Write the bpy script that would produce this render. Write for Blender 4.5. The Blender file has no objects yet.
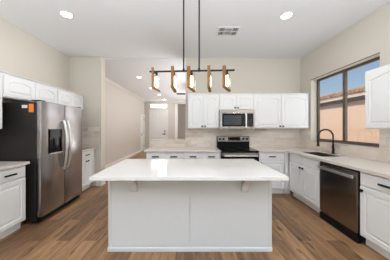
import bpy, bmesh, math, random
from mathutils import Vector, Matrix
random.seed(7)
S = bpy.context.scene
COL = S.collection
R = math.radians

# ------------------------------------------------------------------ camera, world, lights, exposure
CAM_H = 1.385
cd = bpy.data.cameras.new('camera'); cam = bpy.data.objects.new('camera', cd); COL.objects.link(cam)
cam.location = (0, 0, CAM_H); cam.rotation_euler = (R(90), 0, 0)
cd.sensor_width = 36.0; cd.lens = 173.0 / 390 * 36.0
cd.shift_x = (195 - 191) / 390; cd.shift_y = -(130 - 127.5) / 390
cd.clip_start = 0.02; cd.clip_end = 200
S.camera = cam
S.view_settings.view_transform = 'Standard'; S.view_settings.look = 'None'
S.view_settings.exposure = -0.10; S.view_settings.gamma = 1.0; S.view_settings.use_curve_mapping = False

W = bpy.data.worlds.new('World'); S.world = W; W.use_nodes = True
nt = W.node_tree; nt.nodes.clear()
wo = nt.nodes.new('ShaderNodeOutputWorld'); bg = nt.nodes.new('ShaderNodeBackground')
sky = nt.nodes.new('ShaderNodeTexSky'); sky.sky_type = 'NISHITA'; sky.sun_disc = False
sky.sun_elevation = R(48); sky.sun_rotation = R(250); sky.dust_density = 3.0; sky.air_density = 1.0
nt.links.new(sky.outputs[0], bg.inputs[0]); bg.inputs[1].default_value = 0.165
nt.links.new(bg.outputs[0], wo.inputs[0])

def add_light(name, kind, loc, rot, energy, color=(1, 1, 1), **kw):
    l = bpy.data.lights.new(name, kind); l.energy = energy; l.color = color
    for k, v in kw.items(): setattr(l, k, v)
    o = bpy.data.objects.new(name, l); COL.objects.link(o); o.location = loc; o.rotation_euler = rot
    return o
# sun on the neighbouring house (comes over this roof from the left)
add_light('sun', 'SUN', (0, 0, 8), (R(-6), R(-42), 0), 3.8, (1.0, 0.93, 0.84), angle=R(0.6))
# daylight entering through the wide glazed opening behind the camera
add_light('daylight_rear_opening', 'AREA', (-0.1, -2.85, 1.35), (R(112), 0, 0), 20, (0.87, 0.945, 1.0),
          shape='RECTANGLE', size=4.6, size_y=2.3)
# added uplight out of view behind the camera, only to brighten the ceiling
add_light('added_ceiling_uplight', 'AREA', (-0.1, -0.85, 1.3), (R(180), 0, 0), 350, (0.80, 0.90, 1.0),
          shape='RECTANGLE', size=4.4, size_y=1.3)
# unseen fill light added behind the back wall to lift the hall ceiling
add_light('added_hall_uplight', 'AREA', (1.8, 7.4, 0.7), (R(180), 0, 0), 290, (0.90, 0.95, 1.0),
          shape='RECTANGLE', size=1.5, size_y=5.0)
# daylight entering through the kitchen window
add_light('daylight_kitchen_window', 'AREA', (2.84, 3.11, 1.75), (R(96), 0, R(90)), 9, (0.95, 0.97, 1.0),
          shape='RECTANGLE', size=1.2, size_y=1.2)

# ------------------------------------------------------------------ materials
def mat(name):
    m = bpy.data.materials.new(name); m.use_nodes = True
    n = m.node_tree; return m, n, n.nodes['Principled BSDF']

def plain(name, col, rough=0.5, metal=0.0, noise=0.04, nscale=30.0, bump=0.0, spec=None, stretch=None):
    m, n, b = mat(name)
    tc = n.nodes.new('ShaderNodeTexCoord'); nz = n.nodes.new('ShaderNodeTexNoise')
    nz.inputs['Scale'].default_value = nscale; nz.inputs['Detail'].default_value = 4
    if stretch:
        mp = n.nodes.new('ShaderNodeMapping'); mp.inputs['Scale'].default_value = stretch
        n.links.new(tc.outputs['Object'], mp.inputs[0]); n.links.new(mp.outputs[0], nz.inputs['Vector'])
    else:
        n.links.new(tc.outputs['Object'], nz.inputs['Vector'])
    rp = n.nodes.new('ShaderNodeValToRGB')
    rp.color_ramp.elements[0].position = 0.3; rp.color_ramp.elements[1].position = 0.7
    rp.color_ramp.elements[0].color = (*[max(0, c * (1 - noise)) for c in col], 1)
    rp.color_ramp.elements[1].color = (*[min(1, c * (1 + noise)) for c in col], 1)
    n.links.new(nz.outputs[0], rp.inputs[0]); n.links.new(rp.outputs[0], b.inputs['Base Color'])
    b.inputs['Roughness'].default_value = rough; b.inputs['Metallic'].default_value = metal
    if spec is not None: b.inputs['Specular IOR Level'].default_value = spec
    if bump:
        bp = n.nodes.new('ShaderNodeBump'); bp.inputs['Strength'].default_value = bump; bp.inputs['Distance'].default_value = 0.002
        n.links.new(nz.outputs[0], bp.inputs['Height']); n.links.new(bp.outputs[0], b.inputs['Normal'])
    return m

def emit(name, col, strength):
    m, n, b = mat(name)
    b.inputs['Base Color'].default_value = (*col, 1)
    b.inputs['Emission Color'].default_value = (*col, 1); b.inputs['Emission Strength'].default_value = strength
    return m

def swizzle(n, order):
    tc = n.nodes.new('ShaderNodeTexCoord'); sp = n.nodes.new('ShaderNodeSeparateXYZ'); cb = n.nodes.new('ShaderNodeCombineXYZ')
    n.links.new(tc.outputs['Object'], sp.inputs[0])
    for i, a in enumerate(order): n.links.new(sp.outputs['XYZ'.index(a)], cb.inputs[i])
    return cb.outputs[0]

def floor_mat():
    m, n, b = mat('wood_plank_floor')
    v = swizzle(n, 'YXZ')
    br = n.nodes.new('ShaderNodeTexBrick'); n.links.new(v, br.inputs['Vector'])
    br.offset = 0.37; br.offset_frequency = 2; br.squash = 1
    br.inputs['Color1'].default_value = (0, 0, 0, 1); br.inputs['Color2'].default_value = (1, 1, 1, 1)
    br.inputs['Mortar'].default_value = (0.3, 0.3, 0.3, 1)
    br.inputs['Scale'].default_value = 1; br.inputs['Mortar Size'].default_value = 0.0018
    br.inputs['Mortar Smooth'].default_value = 0.3
    br.inputs['Brick Width'].default_value = 1.3; br.inputs['Row Height'].default_value = 0.165
    # grain noise stretched along the boards, shifted per board
    mp = n.nodes.new('ShaderNodeMapping'); mp.inputs['Scale'].default_value = (1.3, 11, 1); n.links.new(v, mp.inputs[0])
    ad = n.nodes.new('ShaderNodeVectorMath'); ad.operation = 'MULTIPLY_ADD'
    n.links.new(br.outputs['Color'], ad.inputs[0]); ad.inputs[1].default_value = (17, 31, 0); n.links.new(mp.outputs[0], ad.inputs[2])
    nz = n.nodes.new('ShaderNodeTexNoise'); nz.inputs['Scale'].default_value = 1.6; nz.inputs['Detail'].default_value = 8
    nz.inputs['Roughness'].default_value = 0.62; nz.inputs['Distortion'].default_value = 0.6
    n.links.new(ad.outputs[0], nz.inputs['Vector'])
    mx = n.nodes.new('ShaderNodeMath'); mx.operation = 'MULTIPLY_ADD'
    n.links.new(br.outputs['Color'], mx.inputs[0]); mx.inputs[1].default_value = 0.27
    sc = n.nodes.new('ShaderNodeMath'); sc.operation = 'MULTIPLY'; sc.inputs[1].default_value = 0.74
    n.links.new(nz.outputs[0], sc.inputs[0]); n.links.new(sc.outputs[0], mx.inputs[2])
    rp = n.nodes.new('ShaderNodeValToRGB'); cr = rp.color_ramp
    cr.elements[0].position = 0.16; cr.elements[0].color = (0.05, 0.025, 0.013, 1)
    cr.elements[1].position = 0.92; cr.elements[1].color = (0.60, 0.365, 0.18, 1)
    e = cr.elements.new(0.40); e.color = (0.19, 0.10, 0.05, 1)
    e = cr.elements.new(0.62); e.color = (0.38, 0.215, 0.105, 1)
    n.links.new(mx.outputs[0], rp.inputs[0])
    # knots
    mp2 = n.nodes.new('ShaderNodeMapping'); mp2.inputs['Scale'].default_value = (1.6, 6.0, 1); n.links.new(v, mp2.inputs[0])
    k = n.nodes.new('ShaderNodeTexNoise'); k.inputs['Scale'].default_value = 1.7; k.inputs['Detail'].default_value = 3
    n.links.new(mp2.outputs[0], k.inputs['Vector'])
    kr = n.nodes.new('ShaderNodeValToRGB'); kr.color_ramp.elements[0].position = 0.60; kr.color_ramp.elements[1].position = 0.72
    kr.color_ramp.elements[0].color = (1, 1, 1, 1); kr.color_ramp.elements[1].color = (0.28, 0.25, 0.24, 1)
    n.links.new(k.outputs[0], kr.inputs[0])
    mm = n.nodes.new('ShaderNodeMixRGB'); mm.blend_type = 'MULTIPLY'; mm.inputs[0].default_value = 1
    n.links.new(rp.outputs[0], mm.inputs[1]); n.links.new(kr.outputs[0], mm.inputs[2])
    # seams
    ms = n.nodes.new('ShaderNodeMixRGB'); ms.inputs[2].default_value = (0.06, 0.035, 0.022, 1)
    sm = n.nodes.new('ShaderNodeMath'); sm.operation = 'MULTIPLY'; sm.inputs[1].default_value = 0.7
    n.links.new(br.outputs['Fac'], sm.inputs[0]); n.links.new(sm.outputs[0], ms.inputs[0]); n.links.new(mm.outputs[0], ms.inputs[1])
    n.links.new(ms.outputs[0], b.inputs['Base Color'])
    b.inputs['Roughness'].default_value = 0.42
    return m

def tile_mat(name, order):
    m, n, b = mat(name)
    v = swizzle(n, order)
    br = n.nodes.new('ShaderNodeTexBrick'); n.links.new(v, br.inputs['Vector'])
    br.offset = 0.5
    br.inputs['Color1'].default_value = (0, 0, 0, 1); br.inputs['Color2'].default_value = (1, 1, 1, 1)
    br.inputs['Mortar'].default_value = (0.5, 0.5, 0.5, 1); br.inputs['Scale'].default_value = 1
    br.inputs['Mortar Size'].default_value = 0.002; br.inputs['Brick Width'].default_value = 0.305; br.inputs['Row Height'].default_value = 0.0762
    nz = n.nodes.new('ShaderNodeTexNoise'); nz.inputs['Scale'].default_value = 9; nz.inputs['Detail'].default_value = 5
    mp = n.nodes.new('ShaderNodeMapping'); mp.inputs['Scale'].default_value = (0.8, 2.2, 1); n.links.new(v, mp.inputs[0]); n.links.new(mp.outputs[0], nz.inputs['Vector'])
    ma = n.nodes.new('ShaderNodeMath'); ma.operation = 'MULTIPLY_ADD'; ma.inputs[1].default_value = 0.55
    n.links.new(br.outputs['Color'], ma.inputs[0])
    sc = n.nodes.new('ShaderNodeMath'); sc.operation = 'MULTIPLY'; sc.inputs[1].default_value = 0.5
    n.links.new(nz.outputs[0], sc.inputs[0]); n.links.new(sc.outputs[0], ma.inputs[2])
    rp = n.nodes.new('ShaderNodeValToRGB'); cr = rp.color_ramp
    cr.elements[0].position = 0.1; cr.elements[0].color = (0.54, 0.43, 0.35, 1)
    cr.elements[1].position = 0.9; cr.elements[1].color = (0.87, 0.81, 0.74, 1)
    e = cr.elements.new(0.45); e.color = (0.78, 0.68, 0.59, 1)
    n.links.new(ma.outputs[0], rp.inputs[0])
    ms = n.nodes.new('ShaderNodeMixRGB'); ms.inputs[2].default_value = (0.74, 0.69, 0.63, 1)
    n.links.new(br.outputs['Fac'], ms.inputs[0]); n.links.new(rp.outputs[0], ms.inputs[1])
    n.links.new(ms.outputs[0], b.inputs['Base Color']); b.inputs['Roughness'].default_value = 0.35
    bp = n.nodes.new('ShaderNodeBump'); bp.inputs['Strength'].default_value = 0.4; bp.inputs['Distance'].default_value = 0.002; bp.invert = True
    n.links.new(br.outputs['Fac'], bp.inputs['Height']); n.links.new(bp.outputs[0], b.inputs['Normal'])
    return m

def steel_mat(name, col, rough, order=(1.5, 1.5, 9)):
    m, n, b = mat(name)
    tc = n.nodes.new('ShaderNodeTexCoord'); mp = n.nodes.new('ShaderNodeMapping'); mp.inputs['Scale'].default_value = order
    nz = n.nodes.new('ShaderNodeTexNoise'); nz.inputs['Scale'].default_value = 8; nz.inputs['Detail'].default_value = 5
    n.links.new(tc.outputs['Object'], mp.inputs[0]); n.links.new(mp.outputs[0], nz.inputs['Vector'])
    mr = n.nodes.new('ShaderNodeMapRange'); mr.inputs['To Min'].default_value = rough - 0.008; mr.inputs['To Max'].default_value = rough + 0.01
    n.links.new(nz.outputs[0], mr.inputs[0]); n.links.new(mr.outputs[0], b.inputs['Roughness'])
    b.inputs['Base Color'].default_value = (*col, 1); b.inputs['Metallic'].default_value = 1
    return m

def glass_mat(name, tint=(0.96, 0.97, 0.97), gl=0.06):
    m = bpy.data.materials.new(name); m.use_nodes = True; n = m.node_tree; n.nodes.clear()
    o = n.nodes.new('ShaderNodeOutputMaterial'); t = n.nodes.new('ShaderNodeBsdfTransparent'); g = n.nodes.new('ShaderNodeBsdfGlossy')
    mx = n.nodes.new('ShaderNodeMixShader'); t.inputs[0].default_value = (*tint, 1); g.inputs['Roughness'].default_value = 0.02
    mx.inputs[0].default_value = gl
    n.links.new(t.outputs[0], mx.inputs[1]); n.links.new(g.outputs[0], mx.inputs[2]); n.links.new(mx.outputs[0], o.inputs[0])
    return m

def wood_mat(name, c0, c1, scale=(30, 30, 3)):
    m, n, b = mat(name)
    tc = n.nodes.new('ShaderNodeTexCoord'); mp = n.nodes.new('ShaderNodeMapping'); mp.inputs['Scale'].default_value = scale
    nz = n.nodes.new('ShaderNodeTexNoise'); nz.inputs['Scale'].default_value = 2.5; nz.inputs['Detail'].default_value = 6
    n.links.new(tc.outputs['Object'], mp.inputs[0]); n.links.new(mp.outputs[0], nz.inputs['Vector'])
    rp = n.nodes.new('ShaderNodeValToRGB'); rp.color_ramp.elements[0].position = 0.3; rp.color_ramp.elements[1].position = 0.7
    rp.color_ramp.elements[0].color = (*c0, 1); rp.color_ramp.elements[1].color = (*c1, 1)
    n.links.new(nz.outputs[0], rp.inputs[0]); n.links.new(rp.outputs[0], b.inputs['Base Color']); b.inputs['Roughness'].default_value = 0.55
    return m

def rooftile_mat():
    m, n, b = mat('clay_roof_tile')
    v = swizzle(n, 'YXZ')
    br = n.nodes.new('ShaderNodeTexBrick'); n.links.new(v, br.inputs['Vector'])
    br.inputs['Color1'].default_value = (0.36, 0.21, 0.14, 1); br.inputs['Color2'].default_value = (0.50, 0.32, 0.22, 1)
    br.inputs['Mortar'].default_value = (0.22, 0.13, 0.09, 1); br.inputs['Scale'].default_value = 1
    br.inputs['Mortar Size'].default_value = 0.025; br.inputs['Brick Width'].default_value = 0.28; br.inputs['Row Height'].default_value = 0.38
    n.links.new(br.outputs[0], b.inputs['Base Color']); b.inputs['Roughness'].default_value = 0.85
    return m

M = dict(
    wall=plain('wall_paint_beige', (0.65, 0.60, 0.525), 0.75, noise=0.015, nscale=60, bump=0.05),
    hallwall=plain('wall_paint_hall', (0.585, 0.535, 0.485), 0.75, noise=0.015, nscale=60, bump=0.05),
    ceil=plain('ceiling_paint', (0.76, 0.75, 0.745), 0.85, noise=0.015, nscale=80, bump=0.05),
    trim=plain('trim_white', (0.78, 0.765, 0.74), 0.45, noise=0.01),
    crown=plain('crown_paint', (0.66, 0.62, 0.575), 0.5, noise=0.01),
    cab=plain('cabinet_white', (0.84, 0.84, 0.835), 0.32, noise=0.008),
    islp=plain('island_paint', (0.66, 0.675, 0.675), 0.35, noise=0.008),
    gap=plain('cabinet_shadow_gap', (0.62, 0.62, 0.61), 0.5, noise=0.01),
    quartz=plain('quartz_top', (0.78, 0.76, 0.735), 0.10, noise=0.025, nscale=45),
    quartzw=plain('quartz_top_warm', (0.72, 0.66, 0.60), 0.12, noise=0.03, nscale=45),
    black=plain('black_metal', (0.010, 0.0095, 0.0095), 0.45, 0.0, noise=0.1, spec=0.25),
    bronze=plain('bronze_faucet', (0.020, 0.014, 0.012), 0.35, 0.2, noise=0.1, spec=0.35),
    frame=plain('bronze_window_frame', (0.125, 0.095, 0.075), 0.5, 0.0, noise=0.05, spec=0.3),
    steel=steel_mat('fridge_stainless', (0.385, 0.37, 0.37), 0.25),
    steelbright=steel_mat('bright_stainless', (0.80, 0.785, 0.77), 0.3),
    steelmw=steel_mat('microwave_stainless', (0.40, 0.365, 0.34), 0.22),
    steeldark=steel_mat('dishwasher_stainless', (0.33, 0.285, 0.26), 0.2),
    fridgeside=plain('fridge_black_side', (0.022, 0.019, 0.018), 0.5, noise=0.05, spec=0.35),
    bglass=plain('black_glass', (0.006, 0.006, 0.006), 0.10, noise=0.05, spec=0.22),
    bplastic=plain('black_plastic', (0.007, 0.007, 0.007), 0.5, noise=0.05, spec=0.15),
    mwglass=plain('microwave_window', (0.045, 0.05, 0.058), 0.12, noise=0.08, nscale=120),
    orange=plain('orange_label', (0.85, 0.22, 0.03), 0.6, noise=0.02),
    white=plain('white_label', (0.75, 0.74, 0.72), 0.6, noise=0.01),
    plate=plain('outlet_plate', (0.74, 0.71, 0.67), 0.4, noise=0.01),
    wood=wood_mat('pendant_wood', (0.13, 0.052, 0.015), (0.28, 0.125, 0.038)),
    bulb=emit('bulb_glow', (1.0, 0.74, 0.42), 15.0),
    filament=emit('filament', (1.0, 0.72, 0.38), 40.0),
    canlens=emit('downlight_lens', (1.0, 0.95, 0.88), 14.0),
    transom=emit('transom_daylight', (0.95, 0.98, 1.0), 5.0),
    glass=glass_mat('clear_glass'), lampglass=glass_mat('lamp_glass', (0.97, 0.95, 0.92), 0.10),
    floor=floor_mat(), tile=tile_mat('stone_tile_back', 'XZY'), tileside=tile_mat('stone_tile_side', 'YZX'),
    stucco=plain('stucco_peach', (0.70, 0.51, 0.385), 0.9, noise=0.05, nscale=8, bump=0.3),
    fascia=plain('fascia_cream', (0.62, 0.53, 0.44), 0.7, noise=0.02),
    eave=plain('eave_brown', (0.16, 0.10, 0.075), 0.8, noise=0.05),
    roof=rooftile_mat(),
    soil=plain('desert_gravel', (0.38, 0.29, 0.22), 0.95, noise=0.2, nscale=25),
    vent=plain('vent_white', (0.72, 0.70, 0.68), 0.5, noise=0.01),
    ventdark=plain('vent_slot_shade', (0.05, 0.045, 0.04), 0.8, noise=0.05),
    sinkm=steel_mat('sink_steel', (0.22, 0.19, 0.16), 0.35),
    fan=plain('fan_dark', (0.03, 0.022, 0.018), 0.45, noise=0.08),
)

# ------------------------------------------------------------------ mesh helpers
def box(bm, x0, y0, z0, x1, y1, z1, bev=0.0):
    x0, x1 = min(x0, x1), max(x0, x1); y0, y1 = min(y0, y1), max(y0, y1); z0, z1 = min(z0, z1), max(z0, z1)
    mtx = Matrix.Translation(((x0 + x1) / 2, (y0 + y1) / 2, (z0 + z1) / 2)) @ Matrix.Diagonal((x1 - x0, y1 - y0, z1 - z0, 1))
    g = bmesh.ops.create_cube(bm, size=1, matrix=mtx)
    if bev:
        ed = list({e for v in g['verts'] for e in v.link_edges})
        bmesh.ops.bevel(bm, geom=ed, offset=bev, segments=2, affect='EDGES', profile=0.5)

def cyl(bm, p0, p1, r0, r1=None, n=16):
    r1 = r0 if r1 is None else r1
    p0, p1 = Vector(p0), Vector(p1); d = p1 - p0
    mtx = Matrix.Translation((p0 + p1) / 2) @ d.to_track_quat('Z', 'Y').to_matrix().to_4x4()
    bmesh.ops.create_cone(bm, cap_ends=True, segments=n, radius1=r0, radius2=r1, depth=d.length, matrix=mtx)

def tube(bm, pts, r, n=10):
    pts = [Vector(p) for p in pts]; rings = []
    up = None
    for i, p in enumerate(pts):
        t = (pts[min(i + 1, len(pts) - 1)] - pts[max(i - 1, 0)]).normalized()
        if up is None: up = t.orthogonal().normalized()
        up = (up - t * up.dot(t)).normalized(); s = t.cross(up)
        rr = r[i] if isinstance(r, (list, tuple)) else r
        rings.append([bm.verts.new(p + (up * math.cos(2 * math.pi * k / n) + s * math.sin(2 * math.pi * k / n)) * rr) for k in range(n)])
    for a, b_ in zip(rings, rings[1:]):
        for k in range(n): bm.faces.new((a[k], a[(k + 1) % n], b_[(k + 1) % n], b_[k]))
    bm.faces.new(rings[0][::-1]); bm.faces.new(rings[-1])

def lathe(bm, prof, c, n=24):
    rings = []
    for r, z in prof:
        rings.append([bm.verts.new((c[0] + r * math.cos(2 * math.pi * k / n), c[1] + r * math.sin(2 * math.pi * k / n), c[2] + z)) for k in range(n)])
    for a, b_ in zip(rings, rings[1:]):
        for k in range(n): bm.faces.new((a[k], a[(k + 1) % n], b_[(k + 1) % n], b_[k]))
    bm.faces.new(rings[0][::-1]); bm.faces.new(rings[-1])

def prism(bm, pts2, f, a0, a1):
    """extrude polygon pts2 between a0 and a1; f(u, v, a) -> xyz"""
    A = [bm.verts.new(f(u, v, a0)) for u, v in pts2]; B = [bm.verts.new(f(u, v, a1)) for u, v in pts2]
    n = len(pts2)
    for i in range(n): bm.faces.new((A[i], A[(i + 1) % n], B[(i + 1) % n], B[i]))
    bm.faces.new(A[::-1]); bm.faces.new(B)

def obj(name, bm, m, parent=None, smooth=False, loc=None):
    bmesh.ops.recalc_face_normals(bm, faces=bm.faces)
    me = bpy.data.meshes.new(name); bm.to_mesh(me); bm.free()
    me.materials.append(M[m] if isinstance(m, str) else m)
    if smooth:
        for p in me.polygons: p.use_smooth = True
        try: me.set_sharp_from_angle(angle=R(35))
        except Exception: pass
    o = bpy.data.objects.new(name, me); COL.objects.link(o)
    if parent: o.parent = parent
    if loc: o.location = loc
    return o

def bxo(name, m, parent, *a, bev=0.0):
    bm = bmesh.new(); box(bm, *a, bev=bev); return obj(name, bm, m, parent)

def tag(o, label, cat, group=None):
    o['label'] = label; o['category'] = cat
    if group: o['group'] = group
    return o

def thing(name, label, cat, loc=(0, 0, 0), rz=0.0, group=None):
    o = bpy.data.objects.new(name, None); COL.objects.link(o); o.empty_display_size = 0.1
    o.location = loc; o.rotation_euler = (0, 0, R(rz)); return tag(o, label, cat, group)

def struct(name, bm, m, parent=None):
    o = obj(name, bm, m, parent); o['kind'] = 'structure'; return o

def sbox(name, m, *boxes, parent=None):
    bm = bmesh.new()
    for b_ in boxes: box(bm, *b_)
    return struct(name, bm, m, parent)

# ------------------------------------------------------------------ the room
XL, XR, YB, YF, ZC = -2.88, 2.64, 4.17, 10.8, 3.055
sbox('floor', 'floor', (-3.1, -3.2, -0.1, 4.2, 13, 0))
sbox('ceiling', 'ceil', (-3.1, -3.2, ZC, 3.0, YB, ZC + 0.15), (-3.1, YB, ZC + 0.001, -2.13, 4.285, ZC + 0.15), (-0.135, YB, ZC + 0.001, 3.0, YB + 0.12, ZC + 0.15))
sbox('ceiling_hall', 'ceil', (-2.13, YB, ZC - 0.02, -0.135, 4.29, ZC + 0.15), (-3.1, 4.285, ZC - 0.02, 2.85, 13, ZC + 0.15))
sbox('wall_left', 'wall', (XL - 0.15, -3.1, 0, XL, 4.2, ZC))
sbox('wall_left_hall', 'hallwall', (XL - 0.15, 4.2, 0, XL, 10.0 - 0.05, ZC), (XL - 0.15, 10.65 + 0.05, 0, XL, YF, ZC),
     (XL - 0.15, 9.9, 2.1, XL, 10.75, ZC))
sbox('wall_return', 'wall', (XL, 4.10, 0, -2.13, 4.285, ZC))
WY0, WY1, WZ0, WZ1 = 2.42, 3.80, 1.085, 2.43
sbox('wall_right', 'wall', (XR, -3.1, 0, XR + 0.16, WY0, ZC), (XR, WY1, 0, XR + 0.16, YB + 0.12, ZC),
     (XR, WY0, 0, XR + 0.16, WY1, WZ0), (XR, WY0, WZ1, XR + 0.16, WY1, ZC))
sbox('wall_back', 'wall', (-0.135, YB, 0, XR, YB + 0.12, ZC))
sbox('wall_half', 'wall', (-0.97, YB, 0, -0.135, YB + 0.12, 1.07))
sbox('trim_1', 'quartzw', (-0.985, YB - 0.015, 1.07, -0.136, YB + 0.135, 1.092))
# far wall: front door opening, transom opening and a cased opening on its right
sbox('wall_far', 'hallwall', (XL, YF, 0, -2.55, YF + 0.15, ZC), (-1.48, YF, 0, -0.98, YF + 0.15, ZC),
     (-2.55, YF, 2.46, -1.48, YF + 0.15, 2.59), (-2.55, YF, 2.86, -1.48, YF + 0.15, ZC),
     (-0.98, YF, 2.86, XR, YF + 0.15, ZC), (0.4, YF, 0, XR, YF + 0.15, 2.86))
sbox('trim_2', 'trim', (-1.0, YF - 0.02, 0, -0.84, YF + 0.17, 2.86))
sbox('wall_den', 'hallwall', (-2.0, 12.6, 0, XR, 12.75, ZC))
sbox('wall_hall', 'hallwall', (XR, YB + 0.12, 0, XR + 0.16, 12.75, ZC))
sbox('wall_rear', 'wall', (-3.03, -3.1, 0, -2.5, -2.95, ZC), (2.4, -3.1, 0, XR, -2.95, ZC), (-2.5, -3.1, 2.55, 2.4, -2.95, ZC))
# crown and baseboards of the hall
def crown(name, x, y0, y1, z, sx=1):
    bm = bmesh.new()
    prism(bm, [(0, 0), (0, -0.10), (0.012, -0.10), (0.03, -0.075), (0.07, -0.03), (0.085, -0.012), (0.085, 0)], lambda u, v, a: (x + sx * u, a, z + v), y0, y1)
    return struct(name, bm, 'crown')
crown('trim_3', XL, 4.30, YF, ZC - 0.02)
bm = bmesh.new()
prism(bm, [(0, 0), (0, -0.10), (0.012, -0.10), (0.03, -0.075), (0.07, -0.03), (0.085, -0.012), (0.085, 0)], lambda u, v, a: (a, YF - u, ZC - 0.02 + v), XL, XR)
struct('trim_4', bm, 'crown')
sbox('baseboard_left', 'trim', (XL, 4.29, 0, XL + 0.015, 9.86, 0.11))
sbox('baseboard_return', 'trim', (-2.24, 4.085, 0, -2.115, 4.10, 0.11), (-2.13, 4.10, 0, -2.115, 4.285, 0.11))
sbox('baseboard_far', 'trim', (-2.88, YF - 0.015, 0, -2.6, YF, 0.11), (-1.43, YF - 0.015, 0, -1.0, YF, 0.11))
# backsplash tile
T = 0.008
sbox('wall_back_tile', 'tile', (-0.135, YB - T, 0.915, XR, YB, 1.368))
sbox('wall_half_tile', 'tile', (-0.97, YB - T, 0.915, -0.136, YB, 1.069))
sbox('wall_return_tile', 'tile', (XL, 4.10 - T, 0.915, -2.17, 4.10, 1.40))
sbox('wall_left_tile', 'tileside', (XL, 1.0, 0.915, XL + T, 2.40, 1.368), (XL, 3.46, 0.915, XL + T, 4.09, 1.368))
sbox('wall_right_tile', 'tileside', (XR - T, 0.9, 0.915, XR, WY0, 1.368), (XR - T, WY0, 0.915, XR, WY1, WZ0), (XR - T, WY1, 0.915, XR, YB - T, 1.368))
sbox('window_sill', 'quartzw', (XR - 0.012, WY0, WZ0, XR + 0.12, WY1, WZ0 + 0.012))

# kitchen window
wx = XR + 0.12
win = sbox('window_1', 'frame', (wx, WY0, WZ0 + 0.012, wx + 0.035, WY0 + 0.05, WZ1), (wx, WY1 - 0.05, WZ0 + 0.012, wx + 0.035, WY1, WZ1),
           (wx, WY0 + 0.05, WZ0 + 0.012, wx + 0.035, WY1 - 0.05, WZ0 + 0.062), (wx, WY0 + 0.05, WZ1 - 0.045, wx + 0.035, WY1 - 0.05, WZ1))
o = bxo('mullion', 'frame', win, wx - 0.005, 3.09, WZ0 + 0.062, wx + 0.035, 3.145, WZ1 - 0.045)
o = bxo('glass_pane', 'glass', win, wx + 0.015, WY0 + 0.05, WZ0 + 0.062, wx + 0.019, 3.09, WZ1 - 0.045)
o = bxo('glass_pane', 'glass', win, wx + 0.015, 3.145, WZ0 + 0.062, wx + 0.019, WY1 - 0.05, WZ1 - 0.045)
bxo('head_bead', 'eave', win, XR - 0.004, WY0 - 0.005, WZ1 - 0.004, XR + 0.004, WY1 + 0.005, WZ1 + 0.008)

# front door with transom, at the far end of the hall
def panel_door(name, w, h, rows, cols=2):
    bm = bmesh.new(); box(bm, 0, 0, 0, w, 0.04, h)
    for (z0, z1) in rows:
        for c in range(cols):
            m0 = 0.11; pw = (w - m0 * (cols + 1)) / cols; x0 = m0 + c * (pw + m0)
            box(bm, x0, -0.012, z0, x0 + pw, 0.0, z1, bev=0.008)
    return struct(name, bm, 'trim')
d1 = panel_door('door_1', 0.97, 2.42, [(0.18, 0.85), (1.02, 1.78), (1.92, 2.28)])
d1.location = (-2.50, YF + 0.03, 0.01)
bm = bmesh.new(); cyl(bm, (0.86, 0, 0.97), (0.86, -0.06, 0.97), 0.042); cyl(bm, (0.86, -0.05, 0.97), (0.72, -0.05, 0.97), 0.022)
obj('door_handle', bm, 'black', d1)
bm = bmesh.new(); cyl(bm, (0.86, 0, 1.15), (0.86, -0.03, 1.17), 0.042); obj('deadbolt', bm, 'black', d1)
sbox('trim_5', 'trim', (-2.60, YF - 0.02, 0, -2.50, YF, 2.52), (-1.53, YF - 0.02, 0, -1.43, YF, 2.52), (-2.50, YF - 0.02, 2.44, -1.53, YF, 2.52))
w2 = sbox('window_2', 'trim', (-2.55, YF, 2.59, -2.50, YF + 0.06, 2.86), (-1.53, YF, 2.59, -1.48, YF + 0.06, 2.86), (-2.50, YF, 2.59, -1.53, YF + 0.06, 2.62), (-2.50, YF, 2.83, -1.53, YF + 0.06, 2.86))
bxo('glass_pane', 'transom', w2, -2.50, YF + 0.03, 2.62, -1.53, YF + 0.04, 2.83)
# side door on the hall's left wall
d2 = panel_door('door_2', 0.70, 2.04, [(0.18, 0.85), (1.02, 1.88)])
d2.location = (XL - 0.02, 9.95, 0.01); d2.rotation_euler = (0, 0, R(90))
bm = bmesh.new(); cyl(bm, (0.08, 0, 0.95), (0.08, -0.05, 0.95), 0.028); lathe(bm, [(0.02, -0.02), (0.03, 0), (0.02, 0.02)], (0.08, -0.06, 0.95)); obj('door_knob', bm, 'black', d2)
for z in (0.25, 1.05, 1.85):
    bm = bmesh.new(); cyl(bm, (0.695, -0.008, z - 0.05), (0.695, -0.008, z + 0.05), 0.010); obj('hinge', bm, 'black', d2)
sbox('trim_6', 'trim', (XL, 9.86, 0, XL + 0.02, 9.95, 2.15), (XL, 10.65, 0, XL + 0.02, 10.74, 2.15), (XL, 9.95, 2.06, XL + 0.02, 10.65, 2.15))

# ------------------------------------------------------------------ outside the window
sbox('ground_outside', 'soil', (XR + 0.2, -8, -0.15, 30, 22, -0.02))
h = thing('house', 'neighbouring peach stucco house with clay tile roof seen through the window', 'house', (6.2, 4, -0.05))
bxo('wall', 'stucco', h, 0, -7, -0.1, 6.0, 12, 2.60)
bxo('soffit', 'eave', h, -0.22, -7.2, 2.545, 0.0, 12.2, 2.60)
bxo('fascia', 'fascia', h, -0.26, -7.2, 2.55, -0.22, 12.2, 2.70)
bxo('trim_band', 'eave', h, -0.03, -7.1, 2.43, -0.001, 12.1, 2.545)
bm = bmesh.new()
rl = 3.6; rise = 1.02
prism(bm, [(-0.30, 2.70), (-0.30, 2.76), (rl, 2.78 + rise), (rl, 2.60)], lambda u, v, a: (u, a, v), -7.3, 12.3)
# barrel ends along the eave
for k in range(64):
    y = -7.2 + k * 0.30
    cyl(bm, (-0.34, y, 2.755), (0.05, y, 2.855), 0.065, n=8)
obj('roof', bm, 'roof', h)

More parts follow.
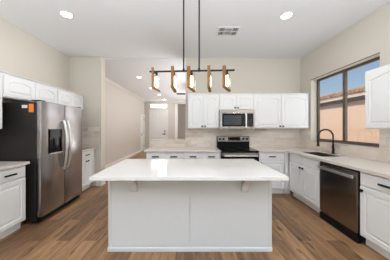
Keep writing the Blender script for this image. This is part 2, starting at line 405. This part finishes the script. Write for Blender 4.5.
# ------------------------------------------------------------------ cabinet kit
def outline(w, h, m, rise, n=14):
    """closed outline of a panel inset by m; arched top when rise > 0"""
    pts = [(m, m), (w - m, m)]
    for i in range(n + 1):
        t = i / n; x = (w - m) + (2 * m - w) * t
        pts.append((x, h - m - rise + rise * (1 - (2 * t - 1) ** 2)))
    return pts

def door_bm(w, h, arch=0.0, rail=0.055, flat=False):
    bm = bmesh.new()
    if flat: specs = [(0.0, 0, 0.020), (0.0, 0, 0.006), (0.010, 0, 0.0)]
    else: specs = [(0.0, 0, 0.020), (0.0, 0, 0.004), (0.004, 0, 0.0), (rail, arch, 0.0), (rail + 0.004, arch, 0.011), (rail + 0.013, arch, 0.011), (rail + 0.034, arch, 0.001)]
    rings = []
    for m_, a, y in specs: rings.append([bm.verts.new((x, y, z)) for x, z in outline(w, h, m_, a)])
    for A, B in zip(rings, rings[1:]):
        n = len(A)
        for i in range(n): bm.faces.new((A[i], A[(i + 1) % n], B[(i + 1) % n], B[i]))
    bm.faces.new(rings[0][::-1]); bm.faces.new(rings[-1])
    return bm

def handle_bm(cx, cz, L=0.14):
    bm = bmesh.new()
    box(bm, cx - L / 2, -0.034, cz - 0.010, cx + L / 2, -0.018, cz + 0.010, bev=0.002)
    for s in (-1, 1): box(bm, cx + s * (L / 2 - 0.018) - 0.005, -0.024, cz - 0.005, cx + s * (L / 2 - 0.018) + 0.005, 0.0, cz + 0.005)
    return bm
def knob_bm(cx, cz):
    bm = bmesh.new(); cyl(bm, (cx, 0, cz), (cx, -0.016, cz), 0.007); box(bm, cx - 0.016, -0.030, cz - 0.016, cx + 0.016, -0.014, cz + 0.016, bev=0.003); return bm

def cabinet(name, label, cat, loc, rz, w, depth, z0, z1, fronts, group=None, toe=False, crown_=False, hollow=False):
    t = thing(name, label, cat, loc, rz, group)
    bm = bmesh.new()
    if hollow:
        k = 0.018
        box(bm, 0, 0.0205, z0, k, depth, z1); box(bm, w - k, 0.0205, z0, w, depth, z1)
        box(bm, k, 0.0205, z0, w - k, 0.04, z1); box(bm, k, depth - k, z0, w - k, depth, z1); box(bm, k, 0.04, z0, w - k, depth - k, z0 + k)
    else: box(bm, 0, 0.0205, z0, w, depth, z1)
    obj('body', bm, 'cab', t)
    if toe: bxo('toe_kick', 'cab', t, 0.001, 0.085, 0.0, w - 0.001, depth, z0 - 0.0005)
    if crown_:
        bm = bmesh.new()
        prism(bm, [(0.020, 0.0002), (-0.004, 0.0002), (-0.012, 0.010), (-0.012, 0.016), (0.06, 0.016), (0.06, 0.0002)], lambda u, v, a: (a, u, z1 + v), 0, w)
        obj('crown_moulding', bm, 'cab', t)
    for (kind, x0, x1, fz0, fz1, arch, hw) in fronts:
        if kind == 'door':
            d = obj('door', door_bm(x1 - x0, fz1 - fz0, arch), 'cab', t, loc=(x0, 0, fz0))
            if hw: obj('knob', knob_bm(hw[0], hw[1]), 'black', d, smooth=True)
        else:
            d = obj('drawer', door_bm(x1 - x0, fz1 - fz0, flat=True), 'cab', t, loc=(x0, 0, fz0))
            if hw: obj('handle', handle_bm((x1 - x0) / 2, (fz1 - fz0) / 2, hw), 'black', d)
    return t

CT = 0.878           # underside of the worktops
DZ0, DZ1 = 0.125, 0.695
WZA, WZB = 0.715, 0.862
def base_fronts(w, doors, drawers, handle=0.14, knobs=True, margin=0.012, gap=0.006):
    f = []
    dw = (w - 2 * margin - gap * (drawers - 1)) / drawers
    for i in range(drawers):
        x0 = margin + i * (dw + gap); f.append(('drawer', x0, x0 + dw, WZA, WZB, 0, handle))
    dw = (w - 2 * margin - gap * (doors - 1)) / doors
    for i in range(doors):
        x0 = margin + i * (dw + gap)
        if doors == 2: kx = dw - 0.035 if i == 0 else 0.035
        else: kx = 0.035
        f.append(('door', x0, x0 + dw, DZ0, DZ1, 0, (kx, DZ1 - DZ0 - 0.04) if knobs else None))
    return f

FY = 3.55     # door plane of the back run
FXR = 1.99    # door plane of the right run
FXL = -2.27   # door plane of the left run
BD = YB - FY - 0.012
g_b = 'white base cabinets'
# back run
cabinet('base_cabinet', 'white base cabinet at the open end of the back counter beside the hall', 'cabinet', (-0.92, FY, 0), 0, 0.765, BD, 0.11, CT, base_fronts(0.765, 2, 2), None, toe=True)
cabinet('base_cabinet', 'white base cabinet with two drawers directly left of the range', 'cabinet', (-0.153, FY, 0), 0, 0.765, BD, 0.11, CT, base_fronts(0.765, 2, 2), None, toe=True)
cabinet('base_cabinet', 'narrow white base cabinet with one drawer between the range and the corner', 'cabinet', (1.39, FY, 0), 0, 0.54, BD, 0.11, CT, base_fronts(0.54, 1, 1), None, toe=True)
bm = bmesh.new(); box(bm, 1.932, FY + 0.004, 0.11, 2.01, FY + 0.60, CT); box(bm, 1.94, FY + 0.08, 0, 2.08, FY + 0.59, 0.109)
tag(obj('corner_filler', bm, 'cab'), 'plain white filler panel in the corner where the back and right cabinets meet', 'cabinet panel')
# right run (rotated -90: local x runs towards the camera)
RD = XR - FXR - 0.012
f = base_fronts(0.83, 2, 2, None)
cabinet('sink_cabinet', 'white sink base cabinet with two doors under the window', 'cabinet', (FXR, 3.515, 0), -90, 0.83, RD, 0.11, CT, f, None, toe=True, hollow=True)
cabinet('base_cabinet', 'white base cabinet with black drawer pull nearest the camera on the right', 'cabinet', (FXR, 2.052, 0), -90, 0.61, RD, 0.11, CT, base_fronts(0.61, 1, 1), None, toe=True)
# left run (rotated +90: local x runs away from the camera)
LD = FXL - XL - 0.012
cabinet('base_cabinet', 'white base cabinet with drawer standing in front of the black fridge side', 'cabinet', (FXL, 1.93, 0), 90, 0.46, LD, 0.11, CT, base_fronts(0.46, 1, 1, 0.14, False), None, toe=True)
cabinet('base_cabinet', 'white base cabinet at the left edge, nearest the camera', 'cabinet', (FXL, 1.32, 0), 90, 0.608, LD, 0.11, CT, base_fronts(0.608, 1, 1, 0.14, False), None, toe=True)
cabinet('base_cabinet', 'small white base cabinet between the fridge and the wall', 'cabinet', (FXL, 3.46, 0), 90, 0.625, LD, 0.11, CT, base_fronts(0.625, 2, 1), None, toe=True)

# upper cabinets
def upper_fronts(w, n, h, arch, rail_edge=0.012, gap=0.006, knob='pair', z0=0):
    dw = (w - 2 * rail_edge - gap * (n - 1)) / n; f = []
    for i in range(n):
        x0 = rail_edge + i * (dw + gap)
        kx = dw - 0.03 if i % 2 == 0 else 0.03
        f.append(('door', x0, x0 + dw, z0 + 0.012, z0 + h - 0.03, arch, (kx, 0.035) if knob else None))
    return f
UY = 3.84; UD = YB - UY - 0.012; UZ0, UZ1 = 1.365, 2.13
cabinet('wall_cabinet', 'white two-door wall cabinet left of the microwave', 'cabinet', (-0.065, UY, 0), 0, 0.69, UD, UZ0, UZ1, upper_fronts(0.69, 2, UZ1 - UZ0, 0.05, z0=UZ0), None, crown_=True)
cabinet('wall_cabinet', 'short white two-door wall cabinet above the microwave', 'cabinet', (0.627, UY, 0), 0, 0.758, UD, 1.775, UZ1, upper_fronts(0.758, 2, UZ1 - 1.775, 0.03, z0=1.775), None, crown_=True)
cabinet('wall_cabinet', 'wide white two-door wall cabinet right of the microwave', 'cabinet', (1.387, UY, 0), 0, 1.235, UD, UZ0, UZ1, upper_fronts(1.235, 2, UZ1 - UZ0, 0.05, z0=UZ0), None, crown_=True)
URX = 2.31
cabinet('wall_cabinet', 'white arched-door wall cabinet beside the window at the right edge', 'cabinet', (URX, 2.31, 0), -90, 0.76, XR - URX - 0.012, UZ0, UZ1, upper_fronts(0.76, 1, UZ1 - UZ0, 0.06, knob=None, z0=UZ0), None)
ULX = -2.53; ULD = ULX - XL - 0.012
cabinet('wall_cabinet', 'white wall cabinet cut by the left edge of the photo', 'cabinet', (ULX, 1.58, 0), 90, 0.755, ULD, UZ0, UZ1, upper_fronts(0.755, 2, UZ1 - UZ0, 0.05, knob=None, z0=UZ0), None, crown_=True)
cabinet('wall_cabinet', 'short white wall cabinet with two arched doors directly above the fridge', 'cabinet', (ULX, 2.337, 0), 90, 0.95, ULD, 1.80, UZ1, upper_fronts(0.95, 2, UZ1 - 1.80, 0.04, knob=None, z0=1.80), None, crown_=True)
cabinet('wall_cabinet', 'short white wall cabinet at the far end of the left row, against the wall end', 'cabinet', (ULX, 3.289, 0), 90, 0.79, ULD, 1.80, UZ1, upper_fronts(0.79, 2, UZ1 - 1.80, 0.04, knob=None, z0=1.80), None, crown_=True)

# ------------------------------------------------------------------ worktops
def slab_poly(name, pts, label, m='quartzw', holes=None, thick=0.036):
    bm = bmesh.new()
    prism(bm, pts, lambda u, v, a: (u, v, a), CT + 0.0005, CT + thick)
    o = obj(name, bm, m)
    return tag(o, label, 'countertop')
slab_poly('countertop', [(-0.955, FY - 0.03), (0.612, FY - 0.03), (0.612, YB - 0.01), (-0.955, YB - 0.01)], 'pale quartz countertop running from the hall to the range')
slab_poly('countertop', [(-2.868, 1.32), (-2.24, 1.32), (-2.24, 2.405), (-2.868, 2.405)], 'pale quartz countertop in front of the fridge side')
slab_poly('countertop', [(-2.868, 3.46), (-2.24, 3.46), (-2.24, 4.09), (-2.868, 4.09)], 'short quartz countertop beyond the fridge against the wall end')
# L-shaped worktop with a cut-out for the sink
SX0, SX1, SY0, SY1 = 2.12, 2.50, 2.80, 3.40
bm = bmesh.new()
z0, z1 = CT + 0.0005, CT + 0.036
xs = [1.387, 1.96, SX0, SX1, XR - 0.010]; ys = [1.44, SY0, SY1, FY - 0.03, YB - 0.010]
V = {}
def vv(i, j, z): 
    if (i, j, z) not in V: V[(i, j, z)] = bm.verts.new((xs[i], ys[j], z))
    return V[(i, j, z)]
cells = [(i, j) for i in range(4) for j in range(4) if not (i == 0 and j < 3) and not (i == 2 and j == 1)]
for (i, j) in cells:
    bm.faces.new((vv(i, j, z1), vv(i + 1, j, z1), vv(i + 1, j + 1, z1), vv(i, j + 1, z1)))
    bm.faces.new((vv(i, j, z0), vv(i, j + 1, z0), vv(i + 1, j + 1, z0), vv(i + 1, j, z0)))
    for (di, dj, a, b_) in ((0, -1, (0, 0), (1, 0)), (1, 0, (1, 0), (1, 1)), (0, 1, (1, 1), (0, 1)), (-1, 0, (0, 1), (0, 0))):
        if (i + di, j + dj) not in cells:
            p, q = (i + a[0], j + a[1]), (i + b_[0], j + b_[1])
            bm.faces.new((vv(*p, z0), vv(*q, z0), vv(*q, z1), vv(*p, z1)))
tag(obj('countertop', bm, 'quartzw'), 'pale quartz L-shaped countertop under the window, around the sink', 'countertop')
# sink
s = thing('sink', 'dark steel undermount sink set in the counter under the window', 'sink', ((SX0 + SX1) / 2, (SY0 + SY1) / 2, CT - 0.2))
bm = bmesh.new(); hx, hy = (SX1 - SX0) / 2 - 0.001, (SY1 - SY0) / 2 - 0.001; tk = 0.012
box(bm, -hx, -hy, 0, hx, hy, tk)
box(bm, -hx, -hy, tk, -hx + tk, hy, 0.225); box(bm, hx - tk, -hy, tk, hx, hy, 0.225)
box(bm, -hx + tk, -hy, tk, hx - tk, -hy + tk, 0.225); box(bm, -hx + tk, hy - tk, tk, hx - tk, hy, 0.225)
obj('basin', bm, 'sinkm', s)
bm = bmesh.new(); cyl(bm, (0, 0, tk), (0, 0, tk + 0.006), 0.045); obj('drain', bm, 'steelbright', s)

# faucet
fx, fy, fz = 2.555, 3.11, CT + 0.036
fc = thing('faucet', 'black gooseneck pull-down faucet behind the sink', 'faucet', (fx, fy, fz))
bm = bmesh.new(); lathe(bm, [(0.030, 0), (0.030, 0.010), (0.024, 0.016)], (0, 0, 0)); obj('base', bm, 'bronze', fc, True)
bm = bmesh.new(); cyl(bm, (0, 0, 0.012), (0, 0, 0.17), 0.021, 0.018); cyl(bm, (0, 0, 0.17), (0, 0, 0.235), 0.013); obj('body', bm, 'bronze', fc, True)
arc = [(0, 0, 0.22), (0, 0, 0.31)]
for k in range(1, 13):
    a = math.pi * k / 12; arc.append((-0.135 + 0.135 * math.cos(a), 0, 0.31 + 0.125 * math.sin(a)))
arc.append((-0.27, 0, 0.27))
bm = bmesh.new(); tube(bm, arc, 0.0125)
# spring coils
for k in range(2, len(arc) - 1):
    p = Vector(arc[k]); t = (Vector(arc[k + 1]) - Vector(arc[k - 1])).normalized()
    cyl(bm, p - t * 0.006, p + t * 0.006, 0.0155, n=12)
obj('spring_hose', bm, 'bronze', fc, True)
bm = bmesh.new(); cyl(bm, (-0.27, 0, 0.275), (-0.27, 0, 0.20), 0.015, 0.018); cyl(bm, (-0.27, 0, 0.20), (-0.27, 0, 0.135), 0.018, 0.024); obj('spray_head', bm, 'bronze', fc, True)
bm = bmesh.new(); tube(bm, [(0, 0, 0.225), (-0.27, 0, 0.225)], 0.007); cyl(bm, (-0.27, 0, 0.215), (-0.27, 0, 0.237), 0.024); obj('docking_arm', bm, 'bronze', fc, True)
bm = bmesh.new(); cyl(bm, (0, 0, 0.075), (-0.03, -0.055, 0.075), 0.016); tube(bm, [(-0.028, -0.05, 0.075), (-0.055, -0.075, 0.13), (-0.06, -0.08, 0.155)], [0.009, 0.007, 0.006]); obj('lever', bm, 'bronze', fc, True)

# ------------------------------------------------------------------ island
IY0, IY1 = 1.946, 2.575
IX0, IX1 = -0.930, 0.908
isl = thing('kitchen_island', 'white panelled kitchen island base in the middle of the floor', 'kitchen island', (0, 0, 0))
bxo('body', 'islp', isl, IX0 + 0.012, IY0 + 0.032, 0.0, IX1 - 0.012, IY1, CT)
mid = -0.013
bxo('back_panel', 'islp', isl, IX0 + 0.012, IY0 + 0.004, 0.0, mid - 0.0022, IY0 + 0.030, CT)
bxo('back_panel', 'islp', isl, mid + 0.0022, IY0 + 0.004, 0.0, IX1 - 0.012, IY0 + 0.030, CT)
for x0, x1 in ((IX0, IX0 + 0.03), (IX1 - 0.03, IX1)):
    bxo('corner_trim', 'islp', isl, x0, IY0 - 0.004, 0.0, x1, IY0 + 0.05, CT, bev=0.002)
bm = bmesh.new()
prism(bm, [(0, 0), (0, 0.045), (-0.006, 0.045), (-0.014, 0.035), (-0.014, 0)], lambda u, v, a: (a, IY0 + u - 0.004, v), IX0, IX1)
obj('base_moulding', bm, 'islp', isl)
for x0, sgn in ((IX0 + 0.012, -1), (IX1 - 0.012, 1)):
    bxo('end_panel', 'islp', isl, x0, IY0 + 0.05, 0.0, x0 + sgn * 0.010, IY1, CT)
# corbels
for cx in (-0.635, 0.60):
    bm = bmesh.new()
    prof = [(0, CT), (-0.17, CT), (-0.17, CT - 0.035), (-0.15, CT - 0.05), (-0.145, CT - 0.07)]
    for k in range(9):
        a = math.pi / 2 * k / 8
        prof.append((-0.145 + 0.095 * math.sin(a), CT - 0.07 - 0.115 * (1 - math.cos(a))))
    prof += [(-0.035, CT - 0.20), (0, CT - 0.215)]
    prism(bm, prof, lambda u, v, a: (a, IY0 + 0.004 + u, v), cx - 0.035, cx + 0.035)
    obj('corbel', bm, 'islp', isl)
bm = bmesh.new(); box(bm, -0.972, 1.646, CT + 0.0005, 0.936, 2.60, CT + 0.036, bev=0.003)
tag(obj('island_countertop', bm, 'quartz'), 'glossy white quartz top overhanging the kitchen island', 'countertop')

# ------------------------------------------------------------------ refrigerator
FX = -2.15
fr = thing('refrigerator', 'stainless side-by-side refrigerator with black sides on the left wall', 'refrigerator', (FX, 2.48, 0), 90)
# local: x away from camera 0..0.95, y into the wall (front at 0), z up
FW, FH = 0.945, 1.77
bxo('body', 'fridgeside', fr, 0.0, 0.075, 0.03, FW, 0.715, FH - 0.02, bev=0.006)
for a in (0.03, FW - 0.09):
    for b_ in (0.10, 0.64): bxo('foot', 'bplastic', fr, a, b_, 0.0, a + 0.06, b_ + 0.05, 0.0305)
bxo('kick_grille', 'bplastic', fr, 0.02, 0.04, 0.02, FW - 0.02, 0.074, 0.085)
split = 0.47
# freezer door with the dispenser recess: frame built around the recess
dx0, dx1, dz0, dz1 = 0.135, 0.385, 0.985, 1.36
bm = bmesh.new(); box(bm, 0.003, 0, 0.09, split - 0.003, 0.070, FH, bev=0.010)
fd = obj('door', bm, 'steel', fr, True)
bm = bmesh.new(); box(bm, split + 0.003, 0, 0.09, FW - 0.003, 0.070, FH, bev=0.010)
rd = obj('door', bm, 'steel', fr, True)
bm = bmesh.new()
for (a, b_, c, d) in ((dx0, dz0, dx0 + 0.012, dz1), (dx1 - 0.012, dz0, dx1, dz1), (dx0, dz0, dx1, dz0 + 0.025), (dx0, dz1 - 0.13, dx1, dz1)):
    box(bm, a, -0.014, b_, c, 0.002, d)
box(bm, dx0 + 0.01, -0.003, dz0 + 0.02, dx1 - 0.01, 0.001, dz1 - 0.12)
box(bm, dx0 + 0.09, -0.012, dz0 + 0.10, dx1 - 0.09, -0.002, dz1 - 0.13)
obj('dispenser', bm, 'bglass', fd)
bxo('dispenser_tray', 'steelbright', fd, dx0 + 0.004, -0.028, dz0 - 0.006, dx1 - 0.004, 0.0, dz0 + 0.010)
def fr_handle(x, par):
    bm = bmesh.new(); pts = []
    for k in range(17):
        t = k / 16; pts.append((x, -0.018 - 0.042 * math.sin(math.pi * t) ** 0.6, 0.70 + 0.80 * t))
    tube(bm, pts, 0.018, 12)
    for z in (0.705, 1.495): cyl(bm, (x, 0.002, z), (x, -0.02, z), 0.016)
    o = obj('handle', bm, 'steelbright', par, True)
fr_handle(split - 0.045, fd); fr_handle(split + 0.045, rd)
o = bxo('hinge_cap', 'bplastic', fr, 0.01, 0.02, FH, 0.10, 0.16, FH + 0.012)
o = bxo('hinge_cap', 'bplastic', fr, FW - 0.10, 0.02, FH, FW - 0.01, 0.16, FH + 0.012)
# stickers on the black side (local y 0.12..0.28 => world x -2.27..-2.43)
o = bxo('label', 'orange', fr, -0.0012, 0.105, 1.605, 0.0, 0.175, 1.725); o['label'] = 'bright orange sticker'
o = bxo('label', 'white', fr, -0.0012, 0.195, 1.665, 0.0, 0.275, 1.708); o['label'] = 'small white sticker'

# ------------------------------------------------------------------ range
rg = thing('range', 'stainless and black electric range between the back cabinets', 'range', (0.618, 3.50, 0))
RW = 0.764; RDp = YB - T - 3.50 - 0.004
bxo('body', 'bplastic', rg, 0.0, 0.03, 0.06, RW, RDp, 0.895)
for a in (0.03, RW - 0.07):
    for b_ in (0.08, 0.56): bxo('foot', 'bplastic', rg, a, b_, 0, a + 0.04, b_ + 0.04, 0.0605)
bxo('cooktop', 'bglass', rg, 0.0, 0.0, 0.8955, RW, RDp - 0.07, 0.915, bev=0.003)
for (a, b_, r_) in ((0.2, 0.15, 0.10), (0.57, 0.15, 0.08), (0.2, 0.43, 0.075), (0.57, 0.43, 0.10)):
    bm = bmesh.new(); lathe(bm, [(r_, 0), (r_, 0.0006), (r_ - 0.004, 0.0008)], (a, b_, 0.915), 32); obj('burner', bm, 'bplastic', rg)
od = bxo('oven_door', 'bglass', rg, 0.004, 0.0, 0.24, RW - 0.004, 0.029, 0.80, bev=0.004)
bxo('door_rail', 'steel', od, 0.004, -0.004, 0.80, RW - 0.004, 0.029, 0.872)
bm = bmesh.new(); tube(bm, [(0.05, -0.055, 0.815), (RW - 0.05, -0.055, 0.815)], 0.013, 12)
for x in (0.08, RW - 0.08): cyl(bm, (x, 0, 0.815), (x, -0.055, 0.815), 0.009)
obj('oven_handle', bm, 'steelbright', od, True)
bxo('drawer', 'steel', rg, 0.004, 0.0, 0.07, RW - 0.004, 0.029, 0.232, bev=0.004)
bg_ = bxo('backguard', 'bplastic', rg, 0.0, RDp - 0.07, 0.9, RW, RDp, 1.185, bev=0.004)
bxo('control_panel', 'steel', bg_, 0.012, RDp - 0.078, 1.055, RW - 0.012, RDp - 0.07, 1.175)
bxo('display', 'bglass', bg_, 0.26, RDp - 0.081, 1.075, RW - 0.22, RDp - 0.078, 1.16)
for x in (0.065, 0.15, RW - 0.15, RW - 0.065):
    bm = bmesh.new(); cyl(bm, (x, RDp - 0.078, 1.115), (x, RDp - 0.105, 1.115), 0.026, 0.022); box(bm, x - 0.004, RDp - 0.112, 1.095, x + 0.004, RDp - 0.10, 1.135)
    obj('knob', bm, 'bplastic', bg_, True)

# ------------------------------------------------------------------ microwave
mw = thing('microwave', 'stainless over-the-range microwave hung under the short wall cabinet', 'microwave', (0.628, 3.765, 1.352))
MW, MH = 0.756, 0.42
bxo('body', 'steelmw', mw, 0.0, 0.02, 0.0, MW, YB - T - 3.765 - 0.004, MH)
bxo('vent_grille', 'steelmw', mw, 0.002, 0.0, MH - 0.065, MW - 0.002, 0.019, MH - 0.002, bev=0.003)
md = bxo('door', 'steelmw', mw, 0.002, 0.0, 0.004, MW * 0.765, 0.019, MH - 0.068, bev=0.003)
bxo('window', 'bglass', md, 0.05, -0.002, 0.055, MW * 0.765 - 0.03, 0.004, MH - 0.080)
bxo('window_mesh', 'mwglass', md, 0.085, -0.0035, 0.085, MW * 0.765 - 0.115, -0.001, MH - 0.125)
bm = bmesh.new(); box(bm, MW * 0.765 - 0.028, -0.04, 0.03, MW * 0.765 - 0.003, -0.022, MH - 0.085, bev=0.005)
for z in (0.05, MH - 0.11): box(bm, MW * 0.765 - 0.022, -0.024, z, MW * 0.765 - 0.010, 0.001, z + 0.02)
obj('handle', bm, 'steelbright', md)
cp = bxo('control_panel', 'steelmw', mw, MW * 0.77, 0.0, 0.004, MW - 0.002, 0.019, MH - 0.068, bev=0.003)
bm = bmesh.new(); box(bm, MW * 0.77 + 0.012, -0.002, 0.055, MW - 0.028, 0.004, MH - 0.08)
obj('keypad', bm, 'bglass', cp)
for r_ in range(4):
    for c in range(3):
        bxo('button', 'mwglass', cp, MW * 0.77 + 0.028 + c * 0.036, -0.0035, 0.075 + r_ * 0.04, MW * 0.77 + 0.05 + c * 0.036, -0.001, 0.095 + r_ * 0.04)

# ------------------------------------------------------------------ dishwasher
dwz = thing('dishwasher', 'dark stainless dishwasher under the counter to the right of the sink', 'dishwasher', (FXR - 0.006, 2.677, 0), -90)
DWW = 0.616
bxo('body', 'bplastic', dwz, 0.006, 0.03, 0.10, DWW - 0.006, 0.58, 0.868)
dd = bxo('door', 'steeldark', dwz, 0.008, 0.0, 0.115, DWW - 0.008, 0.029, 0.845, bev=0.006)
bxo('control_strip', 'bplastic', dwz, 0.01, 0.004, 0.847, DWW - 0.01, 0.029, 0.866)
bm = bmesh.new(); box(bm, 0.02, -0.045, 0.765, DWW - 0.02, -0.028, 0.805, bev=0.006)
for x in (0.05, DWW - 0.075): box(bm, x, -0.03, 0.782, x + 0.025, 0.001, 0.798)
obj('handle', bm, 'steelbright', dd)
bm = bmesh.new(); cyl(bm, (DWW / 2, 0.001, 0.205), (DWW / 2, -0.002, 0.205), 0.009); obj('badge', bm, 'steel', dd)
bm = bmesh.new(); box(bm, 0.006, 0.0, 0.0, DWW + 0.0, 0.05, 0.098, bev=0.004); obj('kick_plate', bm, 'bplastic', dwz)

# ------------------------------------------------------------------ outlets
def outlet(loc, rz, label, gangs=1):
    t = thing('wall_outlet', label, 'outlet', loc, rz)
    w = 0.036 * gangs + 0.0 + (0.0 if gangs == 1 else 0.022)
    bxo('plate', 'plate', t, -w, -0.006, -0.058, w, 0, 0.058, bev=0.002)
    for g in range(gangs):
        cx = 0 if gangs == 1 else (-0.024 + 0.048 * g) 
        for dz in (-0.022, 0.022):
            bxo('socket', 'white', t, cx - 0.014, -0.0085, dz - 0.015, cx + 0.014, -0.0055, dz + 0.015, bev=0.002)
outlet((XR - T - 0.0003, 3.965, 1.16), -90, 'double outlet plate in the tile corner left of the window', 2)
outlet((XR - T - 0.0003, 2.30, 1.20), -90, 'white outlet plate under the right-hand wall cabinet', 1)

# ------------------------------------------------------------------ ceiling fittings
def downlight(x, y, z, label, power, group=None, r=0.085):
    t = thing('recessed_light', label, 'ceiling light', (x, y, z), 0, group)
    bm = bmesh.new(); n = 32; prof = [(r, 0.0), (r, -0.005), (r * 0.86, -0.009), (r * 0.82, -0.003), (r * 0.82, 0.0)]
    rings = [[bm.verts.new((a * math.cos(2 * math.pi * k / n), a * math.sin(2 * math.pi * k / n), b_)) for k in range(n)] for a, b_ in prof]
    for A, B in zip(rings, rings[1:] + rings[:1]):
        for k in range(n): bm.faces.new((A[k], A[(k + 1) % n], B[(k + 1) % n], B[k]))
    obj('trim_ring', bm, 'vent', t, True)
    bm = bmesh.new(); cyl(bm, (0, 0, -0.0045), (0, 0, -0.0005), r * 0.815, n=32); obj('lens', bm, 'canlens', t)
    l = add_light('downlight', 'AREA', (0, 0, -0.014), (0, 0, 0), power, (1.0, 0.96, 0.91), shape='DISK', size=r * 1.6)
    l.parent = t
downlight(-1.835, 2.55, ZC, 'bright recessed ceiling light above the fridge side', 6)
downlight(1.42, 2.58, ZC, 'bright recessed ceiling light above the sink side', 6)
for (x, y, lb) in ((-1.70, 5.66, 'recessed hall ceiling light nearest the kitchen'), (-1.65, 7.2, 'second recessed hall light from the kitchen'),
                   (-1.6, 8.7, 'third recessed hall light from the kitchen'), (-1.55, 10.2, 'recessed hall light closest to the front door')):
    downlight(x, y, ZC - 0.02, lb, 4)

v = thing('ceiling_vent', 'white ceiling air vent with dark louvre slots above the range', 'vent', (0.64, 3.0, ZC))
VW, VD = 0.36, 0.27
bm = bmesh.new()
hw, hd, e = VW / 2, VD / 2, 0.022
box(bm, -hw, -hd, -0.012, hw, -hd + e, 0); box(bm, -hw, hd - e, -0.012, hw, hd, 0)
box(bm, -hw, -hd + e, -0.012, -hw + e, hd - e, 0); box(bm, hw - e, -hd + e, -0.012, hw, hd - e, 0)
box(bm, -0.068, -hd + e, -0.011, -0.058, hd - e, 0); box(bm, 0.058, -hd + e, -0.011, 0.068, hd - e, 0)
obj('frame', bm, 'vent', v)
bxo('slot_shade_sheet', 'ventdark', v, -hw + e, -hd + e, -0.0015, hw - e, hd - e, -0.0004)  # flat dark sheet; shade inside the slots put into its colour
def slat(x0, y0, x1, y1): bxo('slat', 'vent', v, x0, y0, -0.011, x1, y1, -0.002)
for k in range(5):
    y = -hd + e + 0.018 + k * 0.047
    slat(-0.058, y, 0.058, y + 0.007)
for k in range(3):
    for sg in (-1, 1):
        x = sg * (0.084 + k * 0.029); slat(x - 0.003, -hd + e, x + 0.003, hd - e)
bxo('slat', 'vent', v, -hw + e, -0.006, -0.0112, -0.068, 0.006, -0.0015); bxo('slat', 'vent', v, 0.068, -0.006, -0.0112, hw - e, 0.006, -0.0015)

# ------------------------------------------------------------------ linear pendant
PZ = 2.055
pn = thing('pendant_light', 'black linear pendant with five wooden lamp frames above the island', 'pendant light', (0.005, 2.05, PZ), -3.2)
bm = bmesh.new(); box(bm, -0.505, -0.009, -0.009, 0.505, 0.009, 0.009, bev=0.002)
obj('bar', bm, 'black', pn)
for x in (-0.092, 0.092):
    bm = bmesh.new(); cyl(bm, (x, 0, 0.008), (x, 0, ZC - PZ - 0.02), 0.0085); obj('rod', bm, 'black', pn, True)
    bm = bmesh.new(); cyl(bm, (x, 0, -0.010), (x, 0, 0.03), 0.013); obj('collar', bm, 'black', pn, True)
bxo('canopy', 'black', pn, -0.17, -0.055, ZC - PZ - 0.022, 0.17, 0.055, ZC - PZ - 0.0004, bev=0.003)
for i, (x, rz) in enumerate(((-0.418, 12), (-0.208, 78), (0.003, 42), (0.213, 78), (0.418, 36))):
    bm = bmesh.new()
    # upright board and the sloping board it carries, local to the frame
    box(bm, -0.059, -0.016, -0.180, -0.031, 0.016, 0.045, bev=0.002)
    prism(bm, [(-0.059, -0.200), (-0.059, -0.176), (0.043, -0.226), (0.043, -0.247)], lambda u, v_, a: (u, a, v_), -0.017, 0.017)
    wf = obj('wood_frame', bm, 'wood', pn, loc=(x, 0, 0)); wf.rotation_euler = (0, 0, R(rz))
    bm = bmesh.new(); cyl(bm, (0, 0, -0.06), (0, 0, -0.0095), 0.016, 0.013); cyl(bm, (-0.03, 0, -0.02), (0, 0, -0.02), 0.007)
    obj('socket', bm, 'black', wf, True)
    bm = bmesh.new(); lathe(bm, [(0.011, -0.0605), (0.014, -0.07), (0.019, -0.10), (0.020, -0.16), (0.013, -0.185), (0.004, -0.192)], (0, 0, 0), 16)
    obj('bulb', bm, 'bulb', wf, True)
    bxo('glass_pane', 'lampglass', wf, 0.036, -0.017, -0.222, 0.041, 0.017, -0.012)

# ------------------------------------------------------------------ ceiling fan in the room beyond
fn = thing('ceiling_fan', 'dark ceiling fan partly hidden behind the end of the back wall', 'ceiling fan', (0.10, 7.0, ZC - 0.02))
bm = bmesh.new(); lathe(bm, [(0.07, 0), (0.06, -0.04), (0.015, -0.05), (0.015, -0.2), (0.09, -0.22), (0.11, -0.29), (0.09, -0.34), (0.03, -0.36)], (0, 0, 0)); obj('motor', bm, 'fan', fn, True)
for k in range(5):
    a = R(183 + 72 * k); bm = bmesh.new()
    pts = [(0.10, -0.03), (0.2, -0.065), (0.66, -0.07), (0.69, 0.0), (0.66, 0.07), (0.2, 0.065), (0.10, 0.03)]
    prism(bm, pts, lambda u, v_, z_: (u * math.cos(a) - v_ * math.sin(a), u * math.sin(a) + v_ * math.cos(a), z_ + v_ * 0.22), -0.30, -0.29)
    obj('blade', bm, 'fan', fn)
